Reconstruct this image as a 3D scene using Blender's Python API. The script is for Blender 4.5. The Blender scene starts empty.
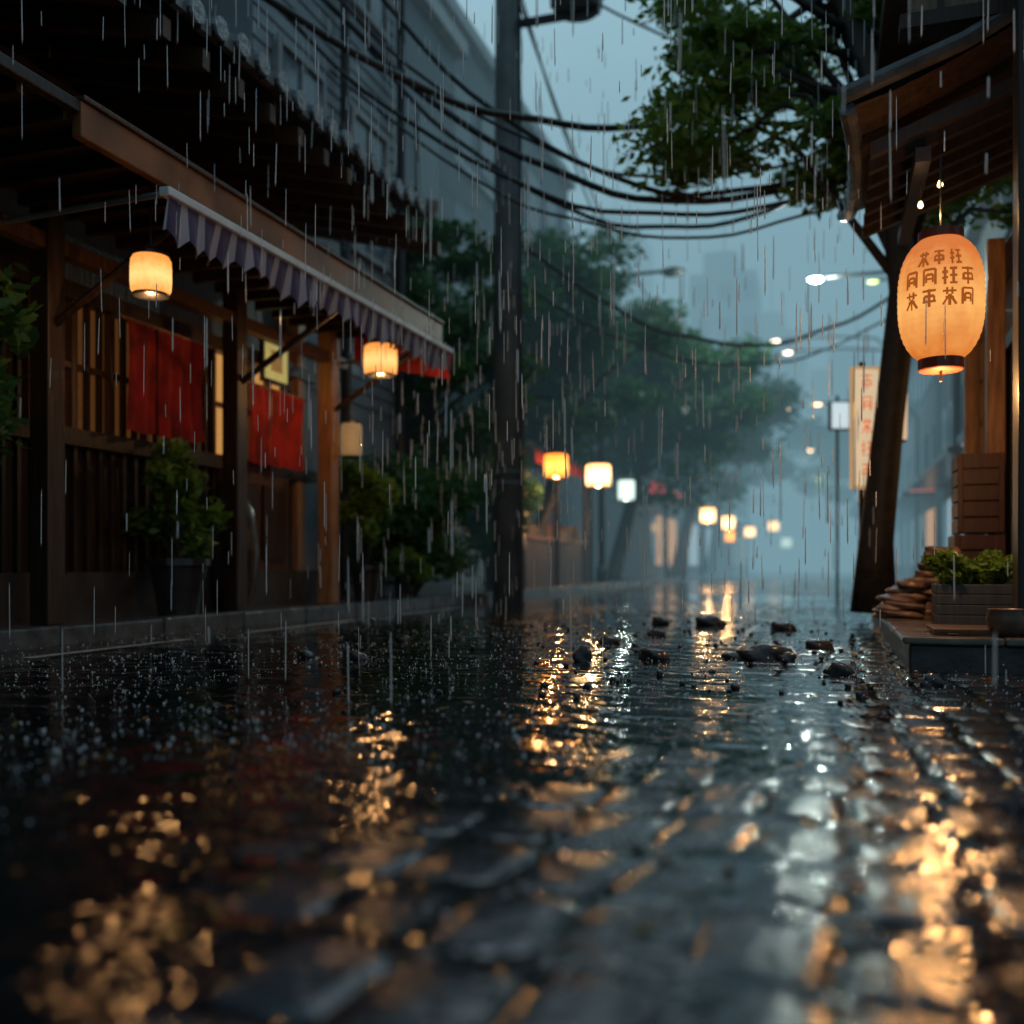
import bpy, math, random, bmesh
import numpy as np
from mathutils import Vector, Matrix
random.seed(7); rng=np.random.default_rng(7)
scene=bpy.context.scene
TH=math.radians(17.7); CT,ST=math.cos(TH),math.sin(TH)
def S(r,f,z=0.0):
    "site survey frame (right, forward) in metres -> street frame (street runs along +Y)"
    return Vector((r*CT-f*ST, r*ST+f*CT, z))

# ------------------------------------------------------------------ materials
def mat(name,col,rough=0.6,spec=0.5,metal=0.0,vary=0.25,scale=6.0,bump=0.0,emis=None,es=0.0,trans=0.0,wood=False,coat=0.0):
    m=bpy.data.materials.new(name); m.use_nodes=True
    nt=m.node_tree; N=nt.nodes; L=nt.links
    b=N['Principled BSDF']
    tc=N.new('ShaderNodeTexCoord')
    mp=N.new('ShaderNodeMapping'); L.new(tc.outputs['Object'],mp.inputs[0])
    if wood: mp.inputs['Scale'].default_value=(6,6,0.7)
    nz=N.new('ShaderNodeTexNoise'); nz.inputs['Scale'].default_value=scale; nz.inputs['Detail'].default_value=4
    L.new(mp.outputs[0],nz.inputs['Vector'])
    rp=N.new('ShaderNodeValToRGB')
    rp.color_ramp.elements[0].position=0.3; rp.color_ramp.elements[1].position=0.7
    c=Vector(col[:3])
    rp.color_ramp.elements[0].color=(*(c*(1-vary)),1); rp.color_ramp.elements[1].color=(*(c*(1+vary)),1)
    L.new(nz.outputs['Fac'],rp.inputs[0]); L.new(rp.outputs[0],b.inputs['Base Color'])
    mr=N.new('ShaderNodeMapRange'); mr.inputs['To Min'].default_value=max(0.02,rough-0.12); mr.inputs['To Max'].default_value=min(1,rough+0.12)
    L.new(nz.outputs['Fac'],mr.inputs['Value']); L.new(mr.outputs[0],b.inputs['Roughness'])
    b.inputs['Metallic'].default_value=metal
    b.inputs['Specular IOR Level'].default_value=spec
    if bump>0:
        bp=N.new('ShaderNodeBump'); bp.inputs['Strength'].default_value=bump; bp.inputs['Distance'].default_value=0.02
        L.new(nz.outputs['Fac'],bp.inputs['Height']); L.new(bp.outputs[0],b.inputs['Normal'])
    if emis:
        b.inputs['Emission Color'].default_value=(*emis,1); b.inputs['Emission Strength'].default_value=es
    return m

def glowmat(name,inner,outer,es):
    "paper lantern: hot centre where the bulb sits, cooler rim, paper mottling"
    m=bpy.data.materials.new(name); m.use_nodes=True
    nt=m.node_tree;N=nt.nodes;L=nt.links;b=N['Principled BSDF']
    tc=N.new('ShaderNodeTexCoord'); sx=N.new('ShaderNodeSeparateXYZ'); L.new(tc.outputs['Generated'],sx.inputs[0])
    m1=N.new('ShaderNodeMath');m1.operation='SUBTRACT';m1.inputs[1].default_value=0.42;L.new(sx.outputs['Z'],m1.inputs[0])
    m2=N.new('ShaderNodeMath');m2.operation='ABSOLUTE';L.new(m1.outputs[0],m2.inputs[0])
    nz=N.new('ShaderNodeTexNoise');nz.inputs['Scale'].default_value=7;nz.inputs['Detail'].default_value=5;L.new(tc.outputs['Generated'],nz.inputs['Vector'])
    m3=N.new('ShaderNodeMath');m3.operation='MULTIPLY_ADD';m3.inputs[1].default_value=0.4;L.new(nz.outputs['Fac'],m3.inputs[0]);L.new(m2.outputs[0],m3.inputs[2])
    rp=N.new('ShaderNodeValToRGB');L.new(m3.outputs[0],rp.inputs[0])
    e=rp.color_ramp.elements;e[0].position=0.15;e[0].color=(*inner,1);e[1].position=0.65;e[1].color=(*outer,1)
    L.new(rp.outputs[0],b.inputs['Emission Color']);b.inputs['Emission Strength'].default_value=es
    b.inputs['Base Color'].default_value=(0.5,0.35,0.2,1);b.inputs['Roughness'].default_value=0.6
    return m

# ------------------------------------------------------------------ mesh helper
class MB:
    def __init__(s): s.v=[];s.f=[];s.m=[];s.n=0
    def add(s,v,f,mi=0):
        v=[tuple(p) for p in v]
        s.v+=v; s.f+=[tuple(i+s.n for i in q) for q in f]; s.m+=[mi]*len(f); s.n+=len(v)
    def box(s,x0,x1,y0,y1,z0,z1,mi=0):
        v=[(x0,y0,z0),(x1,y0,z0),(x1,y1,z0),(x0,y1,z0),(x0,y0,z1),(x1,y0,z1),(x1,y1,z1),(x0,y1,z1)]
        s.add(v,[(0,3,2,1),(4,5,6,7),(0,1,5,4),(1,2,6,5),(2,3,7,6),(3,0,4,7)],mi)
    def tube(s,pts,rad,seg=8,mi=0,cap=True):
        pts=[Vector(p) for p in pts]; n=len(pts)
        if not hasattr(rad,'__len__'): rad=[rad]*n
        vs=[];fs=[]
        for i,p in enumerate(pts):
            d=(pts[min(i+1,n-1)]-pts[max(i-1,0)]).normalized()
            a=d.cross(Vector((0,0,1))) if abs(d.z)<0.95 else d.cross(Vector((1,0,0)))
            a.normalize(); b=d.cross(a)
            for k in range(seg):
                t=2*math.pi*k/seg; vs.append(p+(a*math.cos(t)+b*math.sin(t))*rad[i])
        for i in range(n-1):
            for k in range(seg):
                fs.append((i*seg+k,i*seg+(k+1)%seg,(i+1)*seg+(k+1)%seg,(i+1)*seg+k))
        if cap:
            fs.append(tuple(range(seg))[::-1]); fs.append(tuple((n-1)*seg+k for k in range(seg)))
        s.add(vs,fs,mi)
    def lathe(s,c,prof,seg=24,mi=0):
        vs=[];fs=[];n=len(prof)
        for r,z in prof:
            for k in range(seg):
                t=2*math.pi*k/seg; vs.append((c[0]+r*math.cos(t),c[1]+r*math.sin(t),c[2]+z))
        for i in range(n-1):
            for k in range(seg):
                fs.append((i*seg+k,i*seg+(k+1)%seg,(i+1)*seg+(k+1)%seg,(i+1)*seg+k))
        fs.append(tuple(range(seg))[::-1]); fs.append(tuple((n-1)*seg+k for k in range(seg)))
        s.add(vs,fs,mi)
    def obj(s,name,mats,parent=None,smooth=False,bevel=0.0):
        me=bpy.data.meshes.new(name); me.from_pydata(s.v,[],s.f)
        for m in mats: me.materials.append(m)
        me.polygons.foreach_set('material_index',s.m)
        if smooth: me.polygons.foreach_set('use_smooth',[True]*len(s.f))
        me.update()
        o=bpy.data.objects.new(name,me); scene.collection.objects.link(o)
        if parent: o.parent=parent
        if bevel>0:
            bv=o.modifiers.new('bevel','BEVEL'); bv.width=bevel; bv.segments=2; bv.limit_method='ANGLE'
        return o
def empty(name):
    e=bpy.data.objects.new(name,None); scene.collection.objects.link(e); return e
def npmesh(name,v,quads,mats,parent=None,attr=None,smooth=False):
    me=bpy.data.meshes.new(name)
    nv=len(v);nf=len(quads);k=quads.shape[1]
    me.vertices.add(nv);me.vertices.foreach_set('co',np.ascontiguousarray(v,dtype=np.float32).ravel())
    me.loops.add(nf*k);me.loops.foreach_set('vertex_index',np.ascontiguousarray(quads,dtype=np.int32).ravel())
    me.polygons.add(nf);me.polygons.foreach_set('loop_start',np.arange(0,nf*k,k,dtype=np.int32))
    me.polygons.foreach_set('loop_total',np.full(nf,k,dtype=np.int32))
    if smooth: me.polygons.foreach_set('use_smooth',np.ones(nf,dtype=bool))
    me.update(calc_edges=True)
    if attr is not None:
        for an,av in attr.items():
            a=me.attributes.new(an,'FLOAT','POINT');a.data.foreach_set('value',av.astype(np.float32))
    for m in mats: me.materials.append(m)
    o=bpy.data.objects.new(name,me);scene.collection.objects.link(o)
    if parent:o.parent=parent
    return o

# ------------------------------------------------------------------ noise
TAB=rng.random((256,256))
def vn(x,y,seed=0):
    x=x+seed*17.3;y=y+seed*31.7
    xi=np.floor(x).astype(int);yi=np.floor(y).astype(int);fx=x-xi;fy=y-yi
    fx=fx*fx*(3-2*fx);fy=fy*fy*(3-2*fy)
    a=TAB[xi%256,yi%256];b=TAB[(xi+1)%256,yi%256];c=TAB[xi%256,(yi+1)%256];d=TAB[(xi+1)%256,(yi+1)%256]
    return (a*(1-fx)+b*fx)*(1-fy)+(c*(1-fx)+d*fx)*fy
def sst(a,b,x):
    t=np.clip((x-a)/(b-a),0,1);return t*t*(3-2*t)

# ------------------------------------------------------------------ wet street
def wet_material():
    m=bpy.data.materials.new('wet_setts');m.use_nodes=True
    nt=m.node_tree;N=nt.nodes;L=nt.links;b=N['Principled BSDF']
    at=N.new('ShaderNodeAttribute');at.attribute_name='water'
    st=N.new('ShaderNodeAttribute');st.attribute_name='stone'
    tc=N.new('ShaderNodeTexCoord')
    nz=N.new('ShaderNodeTexNoise');nz.inputs['Scale'].default_value=45;nz.inputs['Detail'].default_value=5;L.new(tc.outputs['Object'],nz.inputs['Vector'])
    n2=N.new('ShaderNodeTexNoise');n2.inputs['Scale'].default_value=2.7;n2.inputs['Detail'].default_value=4;L.new(tc.outputs['Object'],n2.inputs['Vector'])
    ad=N.new('ShaderNodeMath');ad.operation='MULTIPLY_ADD';ad.inputs[1].default_value=0.5;L.new(st.outputs['Fac'],ad.inputs[0]);L.new(nz.outputs['Fac'],ad.inputs[2])
    rp=N.new('ShaderNodeValToRGB');L.new(ad.outputs[0],rp.inputs[0])
    e=rp.color_ramp.elements;e[0].position=0.35;e[0].color=(0.012,0.014,0.018,1);e[1].position=1.0;e[1].color=(0.038,0.046,0.057,1)
    mx=N.new('ShaderNodeMix');mx.data_type='RGBA';L.new(at.outputs['Fac'],mx.inputs[0]);L.new(rp.outputs[0],mx.inputs[6]);mx.inputs[7].default_value=(0.006,0.008,0.010,1)
    L.new(mx.outputs[2],b.inputs['Base Color'])
    r1=N.new('ShaderNodeMapRange');r1.inputs['To Min'].default_value=0.03;r1.inputs['To Max'].default_value=0.22;L.new(n2.outputs['Fac'],r1.inputs['Value'])
    mr=N.new('ShaderNodeMix');mr.data_type='FLOAT';L.new(at.outputs['Fac'],mr.inputs[0]);L.new(r1.outputs[0],mr.inputs[2]);mr.inputs[3].default_value=0.025
    L.new(mr.outputs[0],b.inputs['Roughness'])
    b.inputs['IOR'].default_value=1.45
    bs=N.new('ShaderNodeMix');bs.data_type='FLOAT';L.new(at.outputs['Fac'],bs.inputs[0]);bs.inputs[2].default_value=0.35;bs.inputs[3].default_value=0.05
    bp=N.new('ShaderNodeBump');bp.inputs['Distance'].default_value=0.006;L.new(bs.outputs[0],bp.inputs['Strength']);L.new(nz.outputs['Fac'],bp.inputs['Height']);L.new(bp.outputs[0],b.inputs['Normal'])
    return m
WET=wet_material()
xs=np.arange(-4.5,2.4,0.008)
ys=[0.25]
while ys[-1]<17: ys.append(ys[-1]+max(0.0055,0.0045*ys[-1]))
ys=np.array(ys)
X,Y=np.meshgrid(xs,ys)
wx=X+0.05*(vn(X*1.1,Y*0.8,1)-.5)+0.018*(vn(X*7,Y*7,2)-.5)+0.16*(vn(X*0.5,Y*0.55,11)-.5)
wy=Y+0.14*(vn(X*0.9,Y*0.8,3)-.5)+0.020*(vn(X*7,Y*7,4)-.5)
cw,cl=0.17,0.25
ri=np.floor(wy/cl).astype(int);fv=wy-ri*cl
uu=wx+(TAB[ri%256,9]-.5)*cw*.4
ci=np.floor(uu/cw).astype(int);fu=uu-ci*cw
ex=np.minimum(fu,cw-fu);ey=np.minimum(fv,cl-fv)*.62
ed=-0.010*np.log(np.exp(-ex/0.010)+np.exp(-ey/0.010))
rid=TAB[(ci*7+13)%256,(ri*5+3)%256];rid2=TAB[(ci*3+101)%256,(ri*11+40)%256];rid3=TAB[(ci*9+61)%256,(ri*13+90)%256]
prof=sst(-0.002,0.020,ed)
dome=sst(0,.07,ed)
Z=-0.017*(1-prof)+0.0025*dome-.001+(rid-.5)*0.007+(rid2-.5)*0.028*(fu-cw/2)+(rid3-.5)*0.03*(fv-cl/2)
Z+=0.0034*(vn(X*18,Y*18,5)-.5)*prof+0.0016*(vn(X*60,Y*60,6)-.5)+0.009*(vn(X*0.9,Y*0.7,7)-.5)
stoneid=rid
wl=-0.0068+0.011*(vn(X*1.3,Y*0.8,8)-.5)
wl+=0.014*np.exp(-(((X+1.25)/0.6)**2+((Y-3.7)/2.1)**2))
wl+=0.0155*sst(-.42,-1.15,X+.3*(vn(X*1.5,Y*1.5,41)-.5))*(1-.5*sst(6,9,Y))
wl+=0.008*np.exp(-(((X+2.0)/2.5)**2+((Y-8.5)/2.0)**2))
wl+=0.004*sst(10,14,Y)
amp=.7+.9*vn(X*.8,Y*.8,33)
W=wl+amp*(0.0050*(vn(X*4+0.8*vn(X*2,Y*2,21),Y*9,9)-.5)+0.0028*(vn(X*11,Y*20,10)-.5))
rg=np.zeros_like(Z)
for _ in range(2800):
    cx=rng.uniform(-4.4,1.9);cy=0.7+10*rng.random()**1.2;R=rng.uniform(0.01,0.14)
    i0,i1=np.searchsorted(ys,[cy-R-.08,cy+R+.08]);j0,j1=np.searchsorted(xs,[cx-R-.08,cx+R+.08])
    if i1<=i0 or j1<=j0: continue
    r=np.hypot(X[i0:i1,j0:j1]-cx,Y[i0:i1,j0:j1]-cy)
    rg[i0:i1,j0:j1]+=0.0015*np.cos((r-R)*2*np.pi/0.034)*np.exp(-((r-R)/0.028)**2)*(1-R/0.2)
W+=rg
ZZ=np.maximum(Z,W);water=sst(-0.001,0.002,W-Z)
nr,nc=X.shape
idx=np.arange(nr*nc).reshape(nr,nc)
q=np.stack([idx[:-1,:-1],idx[:-1,1:],idx[1:,1:],idx[1:,:-1]],-1).reshape(-1,4)
npmesh('street',np.stack([X,Y,ZZ],-1).reshape(-1,3),q,[WET],attr={'water':water.ravel(),'stone':stoneid.ravel()},smooth=True)
def gz(x,y):
    i=min(max(np.searchsorted(ys,y),0),nr-1);j=min(max(np.searchsorted(xs,x),0),nc-1);return float(ZZ[i,j])
def far_mat():
    m=bpy.data.materials.new('wet_road_far');m.use_nodes=True
    nt=m.node_tree;N=nt.nodes;L=nt.links;b=N['Principled BSDF']
    tc=N.new('ShaderNodeTexCoord')
    br=N.new('ShaderNodeTexBrick');br.inputs['Scale'].default_value=4;br.inputs['Color1'].default_value=(0.03,0.034,0.038,1);br.inputs['Color2'].default_value=(0.05,0.055,0.06,1);br.inputs['Mortar'].default_value=(0.012,0.012,0.014,1);L.new(tc.outputs['Object'],br.inputs['Vector'])
    L.new(br.outputs[0],b.inputs['Base Color'])
    nz=N.new('ShaderNodeTexNoise');nz.inputs['Scale'].default_value=1.2;nz.inputs['Detail'].default_value=5;L.new(tc.outputs['Object'],nz.inputs['Vector'])
    mr=N.new('ShaderNodeMapRange');mr.inputs['From Min'].default_value=.35;mr.inputs['From Max'].default_value=.65;mr.inputs['To Min'].default_value=.06;mr.inputs['To Max'].default_value=.3;L.new(nz.outputs['Fac'],mr.inputs['Value']);L.new(mr.outputs[0],b.inputs['Roughness'])
    n2=N.new('ShaderNodeTexNoise');n2.inputs['Scale'].default_value=8;L.new(tc.outputs['Object'],n2.inputs['Vector'])
    bp=N.new('ShaderNodeBump');bp.inputs['Strength'].default_value=.25;bp.inputs['Distance'].default_value=.02;L.new(n2.outputs['Fac'],bp.inputs['Height']);L.new(bp.outputs[0],b.inputs['Normal'])
    return m
FAR=far_mat()
b=MB();b.add([(-4.5,ys[-1]-0.01,-0.004),(2.4,ys[-1]-0.01,-0.004),(3.5,160,-0.004),(-4.5,160,-0.004)],[(0,1,2,3)]);b.obj('road',[FAR])
b=MB();b.add([(-400,-400,-0.04),(400,-400,-0.04),(400,700,-0.04),(-400,700,-0.04)],[(0,1,2,3)]);b.obj('ground',[FAR])
white=mat('road_paint',(0.5,0.52,0.5),0.3,vary=.4,scale=25)
b=MB()
for y0,y1 in ((4.2,5.6),(6.3,8.0),(9.0,10.7)):
    n=12
    for i in range(n):
        ya=y0+(y1-y0)*i/n;yb=y0+(y1-y0)*(i+1)/n
        b.add([(-4.06,ya,0.014),(-3.98,ya,0.014),(-3.98,yb,0.014),(-4.06,yb,0.014)],[(0,1,2,3)])
b.obj('lane_marking',[white])
pave=mat('pavement_slab',(0.10,0.105,0.11),0.22,vary=.35,scale=3,bump=.2)
kerbm=mat('kerb_stone',(0.09,0.10,0.11),0.22,vary=.4,scale=9,bump=.5)
b=MB();b.box(-14,-4.66,-3,90,-0.03,0.118);b.obj('pavement',[pave])
b=MB();y=-2
while y<60:
    b.box(-4.655,-4.50+random.uniform(-.006,.006),y,y+0.985,-0.03,0.125+random.uniform(-.005,.005));y+=1.0
b.obj('kerb',[kerbm],bevel=0.015)
b=MB();b.box(2.3,14,9.5,90,-0.03,0.118);b.obj('pavement',[pave])

# ------------------------------------------------------------------ timber etc
wood_d=mat('dark_timber',(0.040,0.023,0.016),0.45,vary=.4,scale=5,wood=True,bump=.3)
wood_m=mat('brown_timber',(0.10,0.05,0.027),0.4,vary=.4,scale=5,wood=True,bump=.3)
wood_t=mat('tan_timber',(0.36,0.18,0.08),0.4,vary=.4,scale=5,wood=True,bump=.2)
tile_m=mat('roof_tile',(0.085,0.095,0.11),0.25,vary=.4,scale=8,bump=.3)
red_c=mat('red_cloth',(0.42,0.022,0.018),0.8,vary=.5,scale=5,bump=.2)
plaster=mat('old_plaster',(0.22,0.19,0.15),0.7,vary=.3,scale=3,bump=.2)
black=mat('black_iron',(0.02,0.02,0.022),0.35)
paper=glowmat('lantern_paper_warm',(1.0,0.60,0.20),(0.85,0.28,0.05),1.4)
glass_d=mat('dark_glass',(0.02,0.025,0.03),0.08)
warm_glass=mat('lit_window',(0.12,0.06,0.025),0.3,emis=(1.0,0.38,0.10),es=0.06,vary=.4,scale=4)
warm_glass2=mat('bright_window',(0.12,0.06,0.025),0.3,emis=(1.0,0.50,0.14),es=0.5,vary=.4,scale=4)

sh=empty('wooden_shophouse')
b=MB()
b.box(-9,-5.25,-3,9.3,0.1,4.6,0)
b.box(-5.25,-4.98,-3,9.3,0.1,0.45,1)
b.obj('walls',[wood_d,mat('plinth_stone',(.05,.043,.04),.4,vary=.4,scale=5,bump=.4)],sh)
b=MB()
for y in (-1.0,1.0,3.0,5.15,7.25): b.box(-4.83,-4.68,y-.075,y+.075,0.12,3.35,0)
b.obj('posts',[wood_d],sh,bevel=.01)
b=MB();b.box(-4.83,-4.67,8.80,8.96,0.12,3.35);b.box(-5.25,-5.1,8.9,9.05,0.12,3.35);b.obj('corner_post',[wood_t],sh,bevel=.01)
b=MB()
for z in (2.38,1.35): b.box(-5.2,-5.08,-3,9.25,z,z+.12,0)
b.box(-4.88,-4.62,-3,9.3,3.35,3.55,0)
b.box(-4.80,-4.70,-3,9.2,2.50,2.60,1)
y=-2.9
while y<9.1:
    if not 7.5<y<8.6: b.box(-5.17,-5.13,y,y+.035,0.45,2.38,0)
    else: b.box(-5.17,-5.13,y,y+.035,0.45,1.35,0)
    y+=.13
y=-2.8
while y<9.0:
    b.add([(-5.25,y,3.9),(-5.25,y+.07,3.9),(-3.62,y+.07,3.52),(-3.62,y,3.52),(-5.25,y,4.02),(-5.25,y+.07,4.02),(-3.62,y+.07,3.64),(-3.62,y,3.64)],[(0,3,2,1),(4,5,6,7),(0,1,5,4),(1,2,6,5),(2,3,7,6),(3,0,4,7)],1); y+=.38
for y in (3.05,5.15,7.25,8.88):
    b.tube([(-4.75,y,2.0),(-3.72,y,2.62)],.026,6,0)
b.obj('beams',[wood_d,wood_m],sh)
b=MB()
for (y0,y1,mi,zt) in ((5.4,7.0,1,2.38),(7.5,8.7,2,2.5),(3.2,5.0,1,2.38)):
    b.box(-5.24,-5.19,y0,y1,1.47,zt,mi)
    for k in range(5):
        yy=y0+(y1-y0)*k/4; b.box(-5.185,-5.12,yy-.02,yy+.02,1.47,2.38,0)
    b.box(-5.18,-5.125,y0,y1,1.9,1.94,0)
b.obj('windows',[wood_m,warm_glass,warm_glass2],sh)
b=MB();b.box(-5.12,-5.06,7.55,8.65,0.42,1.35,0);b.box(-5.05,-5.03,7.65,8.05,.55,1.25,1);b.box(-5.05,-5.03,8.15,8.55,.55,1.25,1);b.obj('door',[wood_m,wood_d],sh)
b=MB();b.box(-3.68,-3.62,4.15,9.1,2.68,2.86,0);b.box(-3.70,-3.60,4.15,9.1,2.862,2.89,1)
b.box(-3.69,-3.625,-2,4.148,2.80,2.86,2)
b.obj('fascia_board',[mat('orange_board',(.27,.10,.035),.4,vary=.5,scale=2.5,bump=.2),wood_m,wood_d],sh,bevel=.006)
b=MB();b.box(-4.85,-3.69,2.2,9.05,2.84,2.88,0)
y=2.3
while y<9.0: b.box(-4.85,-3.69,y,y+.05,2.76,2.838,1); y+=.3
b.obj('soffit',[wood_m,wood_d],sh)
b=MB()
x0,z0,x1,z1=-3.62,3.72,-5.6,4.6
b.add([(x0,-3,z0),(x0,8.55,z0),(x1,8.55,z1),(x1,-3,z1),(x0,-3,z0+.05),(x0,8.55,z0+.05),(x1,8.55,z1+.05),(x1,-3,z1+.05)],[(0,3,2,1),(4,5,6,7),(0,1,5,4),(1,2,6,5),(2,3,7,6),(3,0,4,7)],1)
y=-2.9
while y<8.6:
    j=random.uniform(-.02,.02)
    b.tube([(x0+.06,y,z0+.06+j),(x0-.5,y,z0+.27),(x1,y,z1+.06)],.06,10,0)
    b.tube([(x0+.065,y,z0+.06+j),(x0+.085,y,z0+.06+j)],.07,12,2)
    b.box(x0+.0,x0+.05,y+.07,y+.17,z0+.0+j,z0+.07+j,0)
    y+=.24
b.tube([(x0+.1,8.62,z0+.1),(-4.5,8.62,z0+.55),(x1,8.62,z1+.13)],.09,10,0)
b.box(-5.9,-5.5,-3,8.7,4.5,4.85,0)
b.obj('tiled_eave',[mat('eave_tile',(.13,.15,.17),.2,vary=.4,scale=8,bump=.2),wood_d,mat('tile_end',(.26,.29,.32),.12,vary=.6,scale=30,bump=.5)],sh)
b=MB();b.box(-9,-5.8,-3,7.9,4.6,7.2,0)
for y in (0,2.4,4.8): b.box(-5.8,-5.75,y,y+1.6,5.1,6.5,1)
b.obj('upper_floor',[wood_d,glass_d],sh)

def noren(y0,y1,zt,zb,x,panels,name='noren_curtain'):
    e=empty(name)
    b=MB();b.tube([(x,y0-.08,zt+.01),(x,y1+.08,zt+.01)],.014,8);b.obj('rod',[wood_t],e)
    for k in range(panels):
        a=y0+(y1-y0)*k/panels+.008;c=y0+(y1-y0)*(k+1)/panels-.008
        nu,nv=18,10;v=[];f=[]
        for j in range(nv+1):
            for i in range(nu+1):
                u=i/nu;w=j/nv
                v.append((x+.035*math.sin(u*13+k*2)*(.2+.8*w)+.01*math.sin(w*5+k),a+(c-a)*u,zt-(zt-zb)*w+.014*math.sin(u*7+k)*w))
        for j in range(nv):
            for i in range(nu):
                p=j*(nu+1)+i;f.append((p,p+1,p+nu+2,p+nu+1))
        b=MB();b.add(v,f);b.obj('panel_%d'%(k+1),[red_c],e,smooth=True)
noren(6.15,7.12,2.32,1.5,-4.95,3)
noren(7.75,8.72,2.12,1.42,-4.93,3)

b=MB();b.box(-5.06,-5.03,8.12,8.6,2.22,2.66,0);b.box(-5.029,-5.024,8.16,8.56,2.26,2.62,1);b.box(-5.0235,-5.02,8.26,8.46,2.34,2.54,2)
b.obj('wall_poster',[wood_d,mat('poster_paper_glow',(.4,.42,.2),.6,emis=(.7,.6,.2),es=.45,vary=.4),mat('poster_ink_glow',(.3,.18,.08),.6,emis=(.5,.3,.1),es=.3)])  # paper and ink emit, so the lit look is painted into the poster
b=MB();b.lathe((-4.9,7.62-.2,.12),[(.12,0),(.2,.15),(.24,.5),(.2,.85),(.11,1.0),(.14,1.08),(.11,1.08)],24);b.obj('ceramic_jar',[mat('jar_glaze',(.06,.045,.035),.2,vary=.5,scale=7)],smooth=True)

aw=empty('shop_awning')
fab=bpy.data.materials.new('striped_fabric');fab.use_nodes=True
nt=fab.node_tree;N=nt.nodes;L=nt.links;bb=N['Principled BSDF'];tc=N.new('ShaderNodeTexCoord');sx=N.new('ShaderNodeSeparateXYZ');L.new(tc.outputs['Object'],sx.inputs[0])
mm=N.new('ShaderNodeMath');mm.operation='MULTIPLY';mm.inputs[1].default_value=1/0.17;L.new(sx.outputs['Y'],mm.inputs[0])
fr=N.new('ShaderNodeMath');fr.operation='FRACT';L.new(mm.outputs[0],fr.inputs[0])
rp=N.new('ShaderNodeValToRGB');rp.color_ramp.interpolation='CONSTANT';L.new(fr.outputs[0],rp.inputs[0])
e=rp.color_ramp.elements;e[0].color=(.08,.06,.13,1);e[1].position=.66;e[1].color=(.48,.46,.54,1)
L.new(rp.outputs[0],bb.inputs['Base Color']);bb.inputs['Roughness'].default_value=.7
ny=360;nz=8;v=[];f=[]
for i in range(ny+1):
    y=4.75+(9.12-4.75)*i/ny
    ph=(y/0.17)%1.0
    dep=0.17+0.07*math.sin(math.pi*ph)
    for j in range(nz+1):
        w=j/nz
        v.append((-3.55+.03*math.sin(y*9.2)*w+.028*math.sin(y*37)*w-.02*w,y,2.575-dep*w*(1+.14*math.sin(y*5.3))))
for i in range(ny):
    for j in range(nz):
        p=i*(nz+1)+j;f.append((p,p+1,p+nz+2,p+nz+1))
b=MB();b.add(v,f);b.obj('valance',[fab],aw,smooth=True)
b=MB();b.box(-3.59,-3.52,4.72,9.14,2.575,2.625);b.obj('front_rail',[mat('white_rail',(.85,.87,.9),.2,vary=.1)],aw,bevel=.008)
b=MB()
b.add([(-3.53,4.74,2.63),(-3.53,9.13,2.63),(-3.61,9.13,2.67),(-3.61,4.74,2.67)],[(0,1,2,3)],0)
b.add([(-3.54,9.14,2.57),(-3.56,9.14,2.33),(-4.6,9.14,2.55),(-4.6,9.14,2.84),(-3.62,9.14,2.64)],[(0,1,2,3,4)],1)
b.obj('end_panel',[fab,red_c],aw)
b=MB()
for y in (4.74,9.1): b.tube([(-3.56,y,2.59),(-4.75,y,2.55)],.018,6)
b.obj('arms',[mat('steel_arm',(.35,.36,.38),.35,metal=.6)],aw)

def lamp(loc,energy,col=(1,.5,.18),rad=.03):
    l=bpy.data.lights.new('bulb','POINT');l.energy=energy;l.color=col;l.shadow_soft_size=rad
    o=bpy.data.objects.new('bulb',l);o.location=loc;scene.collection.objects.link(o);return o
def boxlantern(c,w,h,m,top,energy=4,name='paper_lantern',col=(1,.5,.18)):
    e=empty(name);x,y,z=c
    b=MB();r=w/2*1.08
    prof=[(r*.86,-h/2),(r*.97,-h/2+.02),(r,-h*.2),(r,h*.2),(r*.97,h/2-.02),(r*.86,h/2)]
    b.lathe(c,prof,20);b.obj('paper_shade',[m],e,smooth=True)
    b=MB();b.lathe(c,[(r*.92,h/2),(r*.92,h/2+.02),(r*.3,h/2+.05),(.01,h/2+.055)],16);b.lathe(c,[(r*.8,-h/2-.015),(r*.9,-h/2-.012),(r*.9,-h/2),(r*.8,-h/2)],16)
    b.tube([(x,y,z+h/2+.05),(x,y,top)],.006,6)
    b.obj('frame',[black],e)
    if energy: l=lamp((x,y,z-h/2-.07),energy,col);l.parent=e
    return e
boxlantern((-3.84,4.98,2.22),.22,.22,paper,2.84,5)
boxlantern((-3.84,8.15,2.34),.28,.26,paper,2.84,10)
cream=mat('cream_paper',(.4,.32,.22),.6,emis=(1,.6,.25),es=.16)
boxlantern((-4.55,8.98,1.75),.2,.32,cream,2.6,0)

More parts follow.
